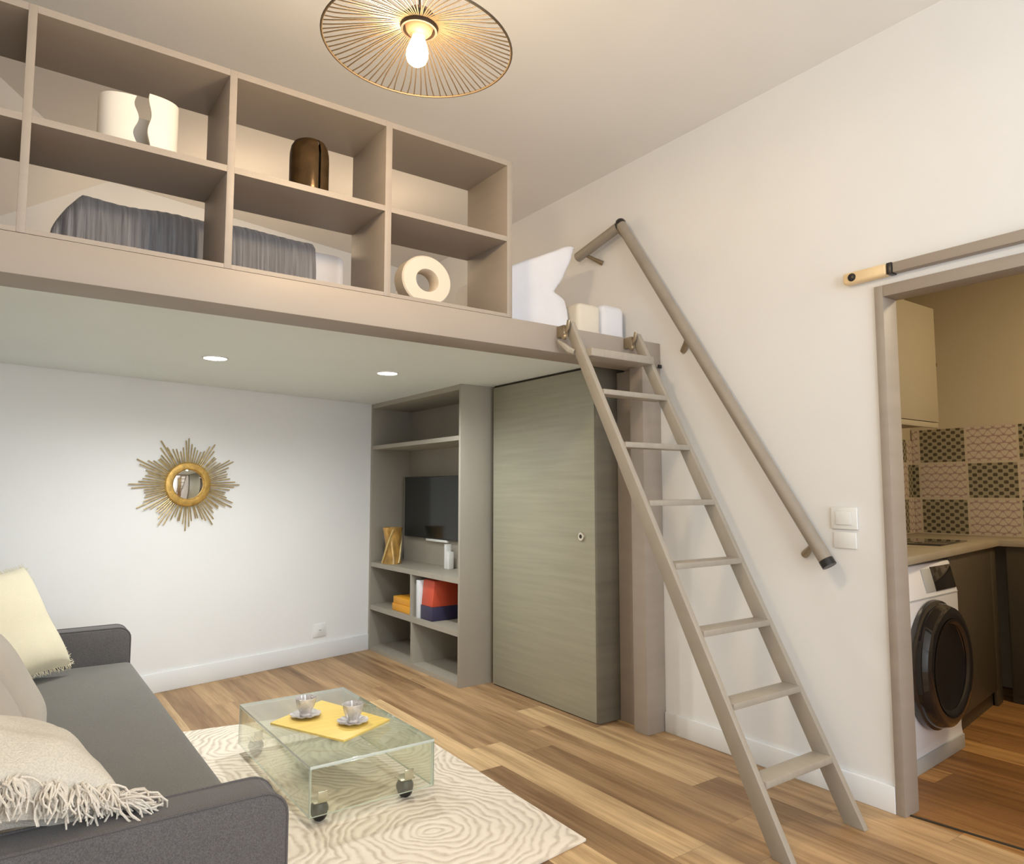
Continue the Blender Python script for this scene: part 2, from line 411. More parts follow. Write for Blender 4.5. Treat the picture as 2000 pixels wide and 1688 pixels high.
# skirting boards
sk = B()
box(sk, XW - .016, XW, 1.552, 2.80, 0, .108, .003); struct('baseboard_right', sk, M['skirt'], True)
x0, x1 = XL, 2.566
nx, ny = .228, -.9737
struct('baseboard_back', prism([(x0, MW(x0)), (x1, MW(x1)), (x1 + nx * .016, MW(x1) + ny * .016), (x0 + nx * .016, MW(x0) + ny * .016)], 2, 0, .128, .003), M['skirt'], True)
# kitchen doorway lining
tr = B()
box(tr, XW - .014, XW + .10, 1.513, 1.5505, 0, 2.205, .002); box(tr, XW - .014, XW + .10, ys, 1.513, 2.155, 2.205, .002)
struct('trim_1', tr, M['taupe'], True)
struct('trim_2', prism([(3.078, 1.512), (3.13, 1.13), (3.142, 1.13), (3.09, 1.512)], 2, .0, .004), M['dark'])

# kitchen shell
KL = lambda x: 2.62 - (5.6 - x) * .1468
struct('floor_kitchen', bx(XW + .02, 5.7, -.9, 2.75, -.05, .0), M['floor2'])
struct('ceiling_kitchen', bx(XW + .09, 5.7, -.9, 2.75, 3.0, 3.05), M['kwall'])
struct('wall_kitchen_left', prism([(XW + .09, KL(XW + .09)), (5.6, KL(5.6)), (5.6, 2.8), (XW + .09, 2.8)], 2, 0, 3.0), M['kwall'])
struct('wall_kitchen_back', bx(5.6, 5.7, -.9, 2.8, 0, 3.0), M['kwall'])
struct('wall_kitchen_right', bx(XW + .09, 5.6, -1.0, -.9, 0, 3.0), M['kwall'])

# ------------------------------------------------------------------ mezzanine
plat = thing('mezzanine_platform', 'wide taupe-fronted loft platform spanning the room under the open shelving', 'loft', (1.3, 3.9, 2.03))
obj('fascia_beam', bx(XL, XW - .002, 2.80, 3.0, 2.03, 2.17, .003), M['beam'], plat)
obj('soffit_panel', prism([(XL, 3.0), (XW - .002, 3.0), (XW - .002, MW(XW) - .003), (XL, MW(XL) - .003)], 2, 2.066, 2.11), M['soffit'], plat, False, label='pale smooth underside of the platform')
obj('deck', prism([(XL, 3.0), (XW - .002, 3.0), (XW - .002, MW(XW) - .003), (XL, MW(XL) - .003)], 2, 2.112, 2.17), M['taupe'], plat, False)
obj('end_cap', bx(3.035, XW - .001, 2.79, 2.80, 2.025, 2.045, .002), M['black'], plat, label='small black cap at the beam end')
for (x, y, lab) in ((.942, 4.164, 'round recessed downlight in the loft underside, above the sunburst mirror'), (1.95, 4.07, 'round recessed downlight in the loft underside, nearest the bookcase')):
    d = thing('downlight', lab, 'ceiling light', (x, y, 2.05), 0, 'downlights under the loft')
    obj('trim_ring', lathe([(.062, 2.066), (.070, 2.066), (.071, 2.062), (.064, 2.058), (.060, 2.060)], 40, T(x, y, 0), True), M['whiteplastic'], d)
    obj('lens', lathe([(0, 2.0605), (.061, 2.0605), (.061, 2.0655), (0, 2.0655)], 40, T(x, y, 0)), M['spot'], d, label='glowing lens')

# open shelving on the loft edge
sh = thing('open_shelving', 'long taupe backless shelving unit standing on the loft edge as a guard rail', 'shelving', (.8, 2.985, 2.17))
sy0, sy1 = 2.80, 3.17
ups = [(-.44, -.412), (.0, .026), (.653, .681), (1.319, 1.350), (1.977, 2.008)]
for a, b in ups: obj('upright', bx(a, b, sy0, sy1, 2.171, 2.966, .0015), M['taupe'], sh)
for z0, z1 in ((2.171, 2.188), (2.552, 2.577), (2.94, 2.966)):
    for (a, b), (c, d) in zip(ups, ups[1:]): obj('shelf', bx(b, c, sy0 + .001, sy1, z0, z1), M['taupe'], sh, False)

# support post
po = thing('support_post', 'square taupe post against the right wall under the loft beam', 'post', (2.98, 2.86, 0))
obj('shaft', bx(2.912, XW - .001, 2.803, 2.905, 0, 2.029, .004), M['taupe'], po)
obj('side_trim', bx(2.985, XW - .001, 2.906, 3.086, 0, 2.029, .002), M['taupe'], po)

# closet
cl = thing('closet', 'greige wood-grain closet under the loft beside the bookcase, round lock on its door', 'closet', (2.93, 3.62, 0))
dr = obj('door', bx(2.815, 2.84, 3.106, 4.155, .006, 2.05, .002), M['door'], cl)
obj('lock', lathe([(0, .002), (.010, .002), (.011, .006), (.012, .012), (.024, .012), (.026, .004), (.026, 0)], 28, T(2.8145, 3.216, 1.054) @ Matrix.Rotation(-PI / 2, 4, 'Y')), M['chrome'], dr, label='round chrome lock rose with dark centre')
obj('keyhole', lathe([(0, .0), (.011, .0), (.011, .0135), (0, .0135)], 20, T(2.8145, 3.216, 1.054) @ Matrix.Rotation(-PI / 2, 4, 'Y')), M['dark'], dr)
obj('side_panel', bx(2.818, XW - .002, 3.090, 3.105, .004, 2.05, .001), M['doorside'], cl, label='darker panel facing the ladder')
obj('shadow_gap', bx(2.825, XW - .004, 3.096, 4.15, 2.05, 2.0655), M['dark'], cl, label='dark gap strip under the loft')
obj('joint_strip', bx(2.845, 2.86, 4.156, 4.197, 0, 2.0655), M['dark'], cl, label='dark joint strip next to the bookcase')

# ------------------------------------------------------------------ bookcase
bc = thing('bookcase', 'tall built-in taupe bookcase with television niche, in the back corner', 'bookcase', (2.77, 4.93, 0))
yl = lambda x: MW(x) - .004
bx0, bx1 = 2.57, 2.985
obj('side_panel', bx(bx0, bx1, 4.198, 4.222, 0, 2.0655, .0015), M['taupe2'], bc)
obj('side_panel', prism([(bx0, yl(bx0) - .03), (bx1, yl(bx1) - .03), (bx1, yl(bx1)), (bx0, yl(bx0))], 2, 0, 2.0655), M['taupe2'], bc, False)
obj('back_panel', bx(bx1, bx1 + .015, 4.198, yl(bx1), 0, 2.0655), M['taupe2'], bc, False)
LY = MW(bx0) - .036
def shelfb(z0, z1, x=bx0, name='shelf'):
    obj(name, prism([(x + .002, 4.2225), (bx1, 4.2225), (bx1, LY + (bx1 - bx0) * .234), (x + .002, LY)], 2, z0, z1), M['taupe2'], bc, False)
shelfb(2.028, 2.0655, name='top_panel'); shelfb(1.675, 1.707); shelfb(.690, .728); shelfb(.335, .376); shelfb(.0, .030, name='bottom_panel')
obj('divider', bx(bx0 + .004, bx1, 4.905, 4.925, .376, .690), M['taupe2'], bc, False)
obj('divider', bx(bx0 + .004, bx1, 4.890, 4.910, .030, .335), M['taupe2'], bc, False)
obj('television_panel', bx(2.885, bx1 - .001, 4.2225, 5.645, .729, 1.425), M['taupe2'], bc, False)

tv = thing('television', 'flat black television mounted in the bookcase niche', 'television', (2.865, 5.1, .9))
obj('casing', bx(2.855, 2.884, 4.50, 5.583, .938, 1.443, .004), M['tvframe'], tv)
obj('screen', bx(2.8525, 2.8555, 4.51, 5.573, .952, 1.434), M['screen'], tv)
obj('sensor_bar', bx(2.856, 2.884, 4.86, 5.20, .918, .937, .003), M['whiteplastic'], tv, label='thin pale bar under the screen')

# objects in the bookcase
av = thing('amber_vase', 'twisted amber vase on the television shelf, left of the screen', 'vase', (2.655, 5.40, .7285))
bm = B(); nseg, nz = 28, 22; rings = []
for i in range(nz + 1):
    t = i / nz; z = .7285 + .295 * t
    r = .078 - .016 * math.sin(PI * t) + .004 * t
    ring = []
    for k in range(nseg):
        a = 2 * PI * k / nseg
        rr = r * (1 + .10 * math.sin(3 * a + 5 * t) * math.sin(PI * min(1, t * 1.15)))
        ring.append(bm.verts.new((2.655 + rr * math.cos(a), 5.40 + rr * math.sin(a), z)))
    rings.append(ring)
for i in range(nz - 3):      # inner wall near the mouth
    pass
inner = [bm.verts.new((2.655 + .068 * math.cos(2 * PI * k / nseg), 5.40 + .068 * math.sin(2 * PI * k / nseg), .7285 + .295)) for k in range(nseg)]
deep = [bm.verts.new((2.655 + .055 * math.cos(2 * PI * k / nseg), 5.40 + .055 * math.sin(2 * PI * k / nseg), .7285 + .12)) for k in range(nseg)]
rings += [inner, deep]
for a, b in zip(rings, rings[1:]):
    for k in range(nseg): bm.faces.new((a[k], a[(k + 1) % nseg], b[(k + 1) % nseg], b[k]))
bm.faces.new(rings[0]); bm.faces.new(deep)
obj('body', bm, M['amber'], av)
band = B()
for q in range(3):
    pts = []
    for i in range(15):
        t = i / 14; a = PI * .9 + q * 2 * PI / 3 + 1.5 * t
        r = .082 - .014 * math.sin(PI * t); pts.append((2.655 + r * math.cos(a), 5.40 + r * math.sin(a), .735 + .275 * t))
    tube(band, pts, .008, 6)
obj('twisted_strands', band, plain('pale_straw_strand', (.55, .40, .15), .4, var=.2, scale=20), av)
tagp(obj('storage_box', bx(2.60, 2.78, 4.975, 5.28, .3765, .432, .004), M['orange']), 'flat orange box at the bottom of a pair in the bookcase', 'box', 'orange boxes in the bookcase')
tagp(obj('storage_box', bx(2.605, 2.775, 4.985, 5.27, .4325, .487, .004), M['orange']), 'flat orange box on top of another orange box in the bookcase', 'box', 'orange boxes in the bookcase')
tagp(obj('book', bx(2.60, 2.80, 4.845, 4.885, .3765, .650, .002), M['greycard']), 'thin grey folder upright beside the bookcase divider', 'folder', 'folders standing in the bookcase')
tagp(obj('book', bx(2.585, 2.80, 4.795, 4.843, .3765, .655, .002), M['whitecard']), 'white folder upright between the grey folder and the red file', 'folder', 'folders standing in the bookcase')
mf = thing('magazine_file', 'red and navy magazine file on the bookcase shelf below the television', 'file box', (2.72, 4.70, .3765))
obj('red_sleeve', prism([(2.597, .478), (2.615, .665), (2.84, .665), (2.84, .478)], 1, 4.62, 4.785, .003), M['red'], mf, label='red upper sleeve')
obj('navy_base', bx(2.592, 2.845, 4.617, 4.788, .3765, .478, .003), M['navy'], mf, label='navy lower part')
wb = thing('router', 'slim white upright box beneath the right end of the television', 'router', (2.84, 4.76, .7285))
obj('tall_unit', bx(2.80, 2.845, 4.775, 4.806, .7285, .915, .004), M['whiteplastic'], wb)
obj('short_unit', bx(2.80, 2.845, 4.735, 4.774, .7285, .86, .004), M['whiteplastic'], wb)

# ------------------------------------------------------------------ sunburst mirror (hung on the slanted wall)
mxp = 1.045; mc = Vector((mxp, MW(mxp), 1.368)); wn_ = Vector((.228, -.9737, 0)); wr_ = Vector((.9737, .228, 0))
MF = frame(mc, wr_, (0, 0, 1))            # local z = right x up -> into the room
if (MF.to_3x3() @ Vector((0, 0, 1))).dot(wn_) < 0: MF = MF @ Matrix.Rotation(PI, 4, 'Y')
MR = MF @ Matrix.Diagonal((1.04, 1, 1, 1)); MF = MF @ Matrix.Diagonal((1.17, 1, 1, 1))
sm = thing('sunburst_mirror', 'gilded sunburst mirror with a round glass on the white back wall', 'mirror', tuple(mc))
obj('frame', lathe([(.100, .012), (.100, .026), (.108, .034), (.128, .036), (.146, .030), (.153, .020), (.150, .012)], 56, MR, True), M['gold'], sm)
obj('glass', lathe([(0, .030), (.03, .0293), (.06, .0272), (.085, .0243), (.1005, .0215), (.1005, .014), (0, .014)], 56, MR), M['mirror'], sm, label='slightly domed mirror glass')
prof = [.325, .30, .255, .238, .245, .252, .278]
NR = 84
for i in range(NR):
    a = 2 * PI * (i + rnd(-.18, .18)) / NR + PI / 2
    L_ = prof[i % 7] * rnd(.97, 1.04)
    z = .010 + .006 * (i % 2)
    p0 = MF @ Vector((.115 * math.cos(a), .115 * math.sin(a), z)); p1 = MF @ Vector((L_ * math.cos(a + rnd(-.012, .012)), L_ * math.sin(a), z))
    obj('ray', tb([p0, p0.lerp(p1, .5), p1], [.0052, .0048, .0042], 6), M['goldray'], sm)

# wall outlet on the slanted wall
oc = Vector((2.105, MW(2.105), .228)); OF = frame(oc, wr_, (0, 0, 1))
if (OF.to_3x3() @ Vector((0, 0, 1))).dot(wn_) < 0: OF = OF @ Matrix.Rotation(PI, 4, 'Y')
ot = thing('wall_outlet', 'small white socket plate low on the back wall, above the skirting', 'socket', tuple(oc))
obj('plate', box(B(), -.056, .056, -.050, .050, .0008, .011, .004, 2, OF), M['whiteplastic'], ot)
obj('socket_insert', box(B(), -.032, .032, -.030, .030, .0112, .014, .002, 2, OF), M['whiteplastic'], ot)
obj('slot', box(B(), -.012, .012, -.004, .004, .0141, .0148, 0, 2, OF), M['washgrey'], ot)

# ------------------------------------------------------------------ ladder
la = thing('loft_ladder', 'taupe wooden ladder with flat treads leaning on the loft beam', 'ladder', (2.575, 2.1, 0))
# front edge line through (y 1.549, z 0) with slope to (2.70, 2.13)
sl = (2.70 - 1.549) / 2.13
fy = lambda z: 1.549 + sl * z
DW = .086
for (xa, xb) in ((2.322, 2.352), (2.798, 2.828)):
    zt = 2.15
    pts = [(fy(0), .0), (fy(0) + DW, .0), (fy(zt) + .055, zt - .01), (fy(zt) + .018, zt + .035), (fy(zt), zt)]
    obj('stringer', prism([(p[0], p[1]) for p in pts], 0, xa, xb, .003), M['ladder'], la)
for k, z in enumerate((.222, .472, .728, .988, 1.255, 1.525, 1.790)):
    obj('tread', bx(2.3525, 2.7975, fy(z) + .002, fy(z) + .088, z, z + .026, .003), M['ladder'], la)
obj('top_tread', bx(2.3525, 2.7975, fy(2.0) - .025, fy(2.0) + .10, 1.992, 2.034, .006), M['ladder'], la)
for x in (2.30, 2.776):
    hk = B()
    tube(hk, [(x, 2.715, 2.185), (x, 2.725, 2.150), (x, 2.745, 2.125), (x, 2.785, 2.12)], .010, 8)
    box(hk, x - .012, x + .02, 2.74, 2.798, 2.105, 2.165, .004)
    obj('hook', hk, M['bracket'], la)
    obj('bolt', lathe([(0, 0), (.016, 0), (.016, .012), (.010, .018), (0, .018)], 16, T(x - .012, 2.73, 2.10) @ Matrix.Rotation(-PI / 2, 4, 'Y')), M['bracket'], la)
lv = B()
tube(lv, [(2.318, 2.70, 2.02), (2.30, 2.715, 2.03), (2.285, 2.745, 2.06), (2.278, 2.775, 2.085)], [.016, .018, .014, .008], 8)
obj('lever', lv, M['ladder'], la)

# ------------------------------------------------------------------ handrail on the right wall
hr = thing('handrail', 'round taupe handrail with black end caps, sloping along the right wall', 'handrail', (2.98, 2.4, 1.9))
A = Vector((2.985, 1.765, .992)); Bp = Vector((2.985, 3.03, 2.930)); D = Vector((2.985, 3.43, 2.838))
ax = (Bp - A).normalized()
obj('main_rail', tb([A + ax * .03, A + ax * 1.0, Bp - ax * .0], .0315, 18), M['rail'], hr)
a2 = (D - Bp).normalized()
obj('upper_rail', tb([Bp + a2 * .025, D], .0315, 18), M['rail'], hr)
obj('end_cap', tb([A, A + ax * .032], .0325, 18), M['black'], hr, label='black cap at the lower end')
ep = lathe([(0, .030), (.012, .028), (.022, .017), (.0262, 0), (.0262, -.03), (0, -.03)], 20, frame(Bp + Vector((0, .002, .004)), (1, 0, 0), ax.cross(Vector((1, 0, 0)))))
obj('elbow_cap', lathe([(0, -.036), (.018, -.032), (.029, -.021), (.0335, 0), (.029, .021), (.018, .032), (0, .036)], 20, T(*(Bp + Vector((0, .004, .006))))), M['black'], hr, label='black elbow cap at the bend')
ep.free()
pe = Vector((0, ax.z, -ax.y))
q2 = D - a2 * .05
for (q, e, r) in ((A + ax * .12, A + ax * .12 + pe * .117, .017), (A + ax * 1.40, A + ax * 1.40 + pe * .117, .017), (q2, Vector((0, 3.272, 2.77)), .014), (Bp + a2 * .05, Bp + a2 * .05 + Vector((0, -.03, -.075)), .006)):
    e = Vector((XW - .001, e.y, e.z)); dd_ = (e - q).normalized()
    bk = B(); tube(bk, [q + dd_ * .02, q.lerp(e, .55), q.lerp(e, .8), e], [r * .8, r * .8, r, r * 1.1], 14)
    obj('wall_bracket', bk, M['bracket'], hr)

# switches
sw = thing('light_switch', 'square white rocker switch on the right wall near the kitchen doorway', 'switch', (3.055, 1.73, 1.16))
obj('plate', bx(XW - .012, XW - .001, 1.668, 1.790, 1.152, 1.250, .005), M['whiteplastic'], sw)
obj('rocker', bx(XW - .017, XW - .0125, 1.692, 1.766, 1.172, 1.232, .003), M['whiteplastic'], sw)
tagp(obj('cover_plate', bx(XW - .008, XW - .001, 1.677, 1.782, 1.068, 1.140, .0035), M['whiteplastic']), 'blank white cover plate directly below the light switch', 'cover plate')

# sliding-door track
tk = thing('sliding_door_track', 'taupe sliding door rail with a cream bracket above the kitchen doorway', 'door track', (3.03, 1.0, 2.24))
obj('rail', bx(3.018, XW - .001, .30, 1.455, 2.242, 2.285, .003), M['taupe'], tk)
obj('black_sleeve', bx(3.014, XW - .001, 1.456, 1.478, 2.238, 2.287, .002), M['black'], tk, label='black sleeve')
obj('bracket', bx(3.012, XW - .001, 1.479, 1.672, 2.236, 2.288, .012, 4), M['actuator'], tk, label='cream rounded bracket')
obj('bolt_head', lathe([(0, .006), (.012, .006), (.017, .003), (.018, 0), (0, 0)], 24, T(3.0115, 1.628, 2.262) @ Matrix.Rotation(-PI / 2, 4, 'Y')), M['black'], tk, label='dark round bolt head')

# ------------------------------------------------------------------ pendant lamp
pc = Vector((1.045, 1.99, 0))
pl = thing('pendant_lamp', 'wide wire-spoke pendant lamp with a glowing bulb hanging from the ceiling', 'lamp', (pc.x, pc.y, 2.72))
RZ, RR = 2.775, .308
tl = Matrix.Translation((pc.x, pc.y, RZ)) @ Matrix.Rotation(math.radians(-4), 4, Vector((.55, -.83, 0)).normalized().cross(Vector((0, 0, 1)))) @ Matrix.Identity(4)
rim = B(); tube(rim, [tl @ Vector((RR * math.cos(2 * PI * k / 72), RR * math.sin(2 * PI * k / 72), 0)) for k in range(73)], .0042, 6)
obj('rim', rim, M['wire'], pl)
NWR = 78
for i in range(NWR):
    a = 2 * PI * i / NWR; j = rnd(-.012, .012); k_ = rnd(-.02, .02)
    pts = []
    for q in range(9):
        t = q / 8; r = .054 + (RR - .054) * t
        z = .072 * (1 - t) ** 2 + .018 * math.sin(PI * t)
        aa = a + j * math.sin(PI * t) * 2 + k_ * math.sin(2 * PI * t)
        pts.append(tl @ Vector((r * math.cos(aa), r * math.sin(aa), z)))
    obj('wire_spoke', tb(pts, .0022, 5), M['wire'], pl)
obj('hub_ring', lathe([(.053, .055), (.060, .055), (.062, .065), (.062, .092), (.054, .100), (.053, .09)], 40, tl, True), M['hub'], pl)
obj('socket', lathe([(0, .118), (.040, .118), (.049, .104), (.050, .082), (.043, .056), (.032, .042), (.024, .036), (0, .036)], 32, tl), M['copper'], pl, label='copper lamp socket')
obj('bulb', lathe([(0, -.062), (.018, -.060), (.030, -.050), (.036, -.034), (.036, -.016), (.030, .006), (.023, .024), (.020, .036), (0, .036)], 28, tl), M['bulb'], pl, label='glowing bulb')
obj('cord', tb([tl @ Vector((0, 0, .10)), (pc.x, pc.y, 3.1), (pc.x, pc.y, 3.325)], .0035, 8), M['wire'], pl)
obj('ceiling_rose', lathe([(0, 3.339), (.05, 3.339), (.05, 3.325), (.012, 3.31), (0, 3.31)], 32, T(pc.x, pc.y, 0)), M['wire'], pl)

# ------------------------------------------------------------------ things on the open shelving
# wavy white vase (oval shell, slit at the front)
wv = B(); wc = Vector((.362, 2.95, 2.5775)); nA, nH = 64, 22
hl = []
def gap_edge(t, s):
    return .017 * math.sin(2 * PI * 1.8 * t + (0 if s > 0 else .5) + .6)
outer = {}; inn = {}
for i in range(nA + 1):
    for j in range(nH + 1):
        t = j / nH
        # angle measured from the front (-y); skip the slit
        g0 = .19 + gap_edge(t, 1) * 2.4; g1 = -.09 + gap_edge(t, -1) * 3.6 - .05
        s = i / nA
        ang = g0 + (2 * PI + g1 - g0) * s
        rx, ry = .136, .085
        sx, sy = math.sin(ang), -math.cos(ang)
        k = (abs(sx) ** 2.6 + abs(sy) ** 2.6) ** (-1 / 2.6)
        hh = .205 * t if math.sin(ang) < 0 else .228 * t
        if abs(ang - PI) < .9: hh = .20 * t
        outer[i, j] = wv.verts.new((wc.x + rx * sx * k, wc.y + ry * sy * k, wc.z + hh))
        inn[i, j] = wv.verts.new((wc.x + (rx - .008) * sx * k, wc.y + (ry - .008) * sy * k, wc.z + hh))
for i in range(nA):
    for j in range(nH):
        wv.faces.new((outer[i, j], outer[i + 1, j], outer[i + 1, j + 1], outer[i, j + 1]))
        wv.faces.new((inn[i, j], inn[i, j + 1], inn[i + 1, j + 1], inn[i + 1, j]))
    for j in (0, nH): wv.faces.new((outer[i, j], inn[i, j], inn[i + 1, j], outer[i + 1, j]))
for i in (0, nA):
    for j in range(nH): wv.faces.new((outer[i, j], outer[i, j + 1], inn[i, j + 1], inn[i, j]))
tagp(obj('wavy_vase', wv, M['whiteceramic']), 'white vase with a torn wavy slit on the open shelving', 'vase')
# brown vase with vertical slit
bv = thing('brown_vase', 'glossy brown cylindrical vase with a vertical slit on the open shelving', 'vase', (1.02, 2.95, 2.5775))
bm = B(); cen = (1.02, 2.93); prf = [(.080, 0), (.083, .01), (.083, .13), (.082, .150), (.077, .172), (.066, .188), (.048, .196), (.040, .197)]
n = 48; rings = []
sang = -PI / 2 + .20                     # slit direction
for r, z in prf:
    ring = []
    for k in range(n):
        a = sang + 2 * PI * (k + .5) / n
        d = 0.0
        if k in (0, n - 1): d = 0
        ring.append(bm.verts.new((cen[0] + r * math.cos(a), cen[1] + r * math.sin(a), 2.5775 + z * 1.28)))
    rings.append(ring)
for a, b in zip(rings, rings[1:]):
    for k in range(n):
        if k == n - 1: continue              # open slit
        bm.faces.new((a[k], a[(k + 1) % n], b[(k + 1) % n], b[k]))
bmesh.ops.solidify(bm, geom=list(bm.faces), thickness=.007)
obj('body', bm, M['brownglaze'], bv)
obj('inner_liner', lathe([(0, .004), (.060, .004), (.060, .190), (.045, .21), (0, .212)], 32, T(cen[0], cen[1], 2.5775)), M['dark'], bv, label='dark inside seen through the slit')
# ring vase
rv = thing('ring_vase', 'beige ring-shaped vase with a round hole on the bottom shelf', 'vase', (1.585, 2.93, 2.1885))
RF = T(1.580, 2.93, 2.1885 + .117) @ Matrix.Diagonal((1.10, 1, 1, 1)) @ Matrix.Rotation(PI / 2, 4, 'X')
obj('ring', lathe([(.052, -.040), (.055, -.045), (.112, -.045), (.118, -.038), (.118, .038), (.112, .045), (.055, .045), (.052, .040)], 64, RF, True), M['beigeceramic'], rv)
tagp(obj('bedside_pillow', pillow(.135, .085, .045, frame((1.73, 3.24, 2.262), (1, .05, 0), (0, .15, 1)), 18, seed=3, pinch=-.02, pw=.35), M['sheet']), 'small white pillow behind the ring vase on the loft', 'pillow', None)

# ------------------------------------------------------------------ loft bedding
def soft_box(x0, x1, y0, y1, z0, z1, r, seg=4): return bx(x0, x1, y0, y1, z0, z1, bev=r, seg=seg)
tagp(obj('mattress', soft_box(.28, 1.36, 3.33, 4.85, 2.1705, 2.50, .035), M['sheet']), 'white mattress on the loft, partly under the grey throw', 'mattress')
th_ = B(); nx_, pr = 150, []
for t in range(9): pr.append(('f', t / 8))
for t in range(1, 9): pr.append(('t', t / 8))
grid = []
for i in range(nx_ + 1):
    s = i / nx_; x = .11 + 1.075 * s
    e0 = min(1, s / .10) ; e1 = min(1, (1 - s) / .02)
    top = 2.19 + (.345 + .015 * noise.noise(Vector((x * 4, 0, 0)))) * (.45 + .55 * e0 ** .6)
    rib = .007 * math.sin(x * 150 + 3 * noise.noise(Vector((x * 9, 1, 0)))) + .008 * noise.noise(Vector((x * 30, 5, 0)))
    row = []
    for kind, t in pr:
        if kind == 'f':
            z = 2.1715 + (top - .04 - 2.1715) * t; y = 3.285 + rib - .02 * math.sin(PI * t) + .05 * (1 - e0)
        else:
            a = min(1, t * 3) * PI / 2; y = 3.285 + rib * .4 + .05 * math.sin(a) + max(0, t - .33) * 1.2 + .05 * (1 - e0)
            z = top - .04 + .04 * math.sin(a)
        row.append(th_.verts.new((x, y, z)))
    grid.append(row)
for a, b in zip(grid, grid[1:]):
    for k in range(len(pr) - 1): th_.faces.new((a[k], b[k], b[k + 1], a[k + 1]))
bmesh.ops.solidify(th_, geom=list(th_.faces), thickness=.012)
tagp(obj('throw_blanket', th_, M['throw'], ang=3), 'grey ribbed throw draped over the loft mattress behind the shelving', 'throw blanket')
# white duvet heap right of the shelving
dv = prism([(2.05, 2.1715), (2.05, 2.46), (2.26, 2.575), (2.45, 2.665), (2.58, 2.728), (2.645, 2.752), (2.660, 2.735), (2.61, 2.62), (2.56, 2.52), (2.50, 2.445), (2.585, 2.415), (2.605, 2.36), (2.60, 2.1715)], 1, 3.07, 3.42, .022, 3)
bmesh.ops.triangulate(dv, faces=[f for f in dv.faces if len(f.verts) > 4])
bmesh.ops.subdivide_edges(dv, edges=[e for e in dv.edges if e.calc_length() > .06], cuts=2, use_grid_fill=True)
for v in dv.verts: v.co += Vector((0, .02 * noise.noise(v.co * 9), .012 * noise.noise(v.co * 7 + Vector((3, 0, 0)))))
for v in dv.verts: v.co.z = max(v.co.z, 2.171)
tagp(obj('duvet', dv, M['sheet'], ang=1.2), 'heaped white duvet right of the open shelving on the loft', 'duvet')
tagp(obj('folded_cushion', soft_box(2.640, 2.815, 3.03, 3.45, 2.171, 2.405, .03), M['creamsheet']), 'cream folded bedding block on the loft behind the ladder top', 'bedding')
tagp(obj('folded_cushion', soft_box(2.83, 3.02, 3.04, 3.45, 2.171, 2.43, .04), M['sheet']), 'white folded bedding block on the loft against the right wall', 'bedding')

# ------------------------------------------------------------------ sofa
so = thing('sofa', 'charcoal fabric sofa along the left side with slim rounded arms', 'sofa', (.15, 3.1, 0))
def arm(y0, y1):
    # arm panel: rounded top-front corner in the x-z plane
    pts = [(-.36, .06), (.605, .06), (.605, .52)]
    for k in range(7):
        a = k / 6 * PI / 2; pts.append((.545 + .06 * math.cos(a), .54 + .06 * math.sin(a)))
    pts += [(-.36, .60)]
    return prism(pts, 1, y0, y1, .012, 3)
for (y0, y1) in ((1.775, 1.90), (4.335, 4.46)):
    a_ = obj('arm', arm(y0, y1), M['sofa2'], so)
    pp = []
    for yy in (y0 + .006, y1 - .006):
        bmx = B()
        line = [(.604, yy, .08), (.604, yy, .3), (.604, yy, .54)] + [(.545 + .0595 * math.cos(k / 6 * PI / 2), yy, .54 + .0595 * math.sin(k / 6 * PI / 2)) for k in range(1, 7)] + [(.2, yy, .599), (-.34, yy, .599)]
        tube(bmx, line, .0045, 6); obj('piping', bmx, M['piping'], a_)
seat = B()
box(seat, -.25, .615, 1.903, 4.332, .27, .425, .035, 4)
bmesh.ops.subdivide_edges(seat, edges=[e for e in seat.edges if e.calc_length() > .3], cuts=8, use_grid_fill=True)
for v in seat.verts:
    if v.co.z > .40:
        u = (v.co.x - .18) / .43; w = (v.co.y - 3.12) / 1.21
        v.co.z += .012 * max(0, (1 - u * u)) * max(0, 1 - w ** 4)
obj('seat_cushion', seat, M['sofa'], so)
obj('base', bx(-.30, .585, 1.903, 4.332, .07, .268, .01), M['sofa2'], so)
obj('backrest', bx(-.42, -.255, 1.903, 4.332, .07, .80, .05, 4), M['sofa'], so)
for x in (-.30, .52):
    for y in (1.84, 4.40): obj('leg', tb([(x, y, 0), (x, y, .06)], [.016, .022], 14), M['black'], so)

# cushions
mtx = frame((.035, 4.04, .700), (.715, .69, .05), (-.43, .30, .86))
cu = thing('fringed_cushion', 'cream linen cushion with a frayed edge at the far end of the sofa', 'cushion', (.03, 4.05, .43))
obj('cover', pillow(.255, .27, .085, mtx, seed=1, wr=.003), M['cream'], cu)
obj('frayed_edge', fringe(.255, .27, .07, mtx, (0, 1, 2, 3), 130, .020, .0014), M['cream'], cu)
mtx = frame((.04, 3.10, .628), (.04, 1, 0), (-.45, 0, .88))
tagp(obj('scatter_cushion', pillow(.24, .225, .085, mtx, seed=2, wr=.002), M['beige']), 'plain beige cushion in the middle of the sofa, farther of the plain pair', 'cushion', 'plain beige sofa cushions')
mtx = frame((-.01, 2.62, .628), (.06, 1, 0), (-.45, 0, .88))
tagp(obj('scatter_cushion', pillow(.23, .22, .085, mtx, seed=5, wr=.002), M['beige']), 'plain beige cushion just behind the tasselled cushion, nearer of the plain pair', 'cushion', 'plain beige sofa cushions')
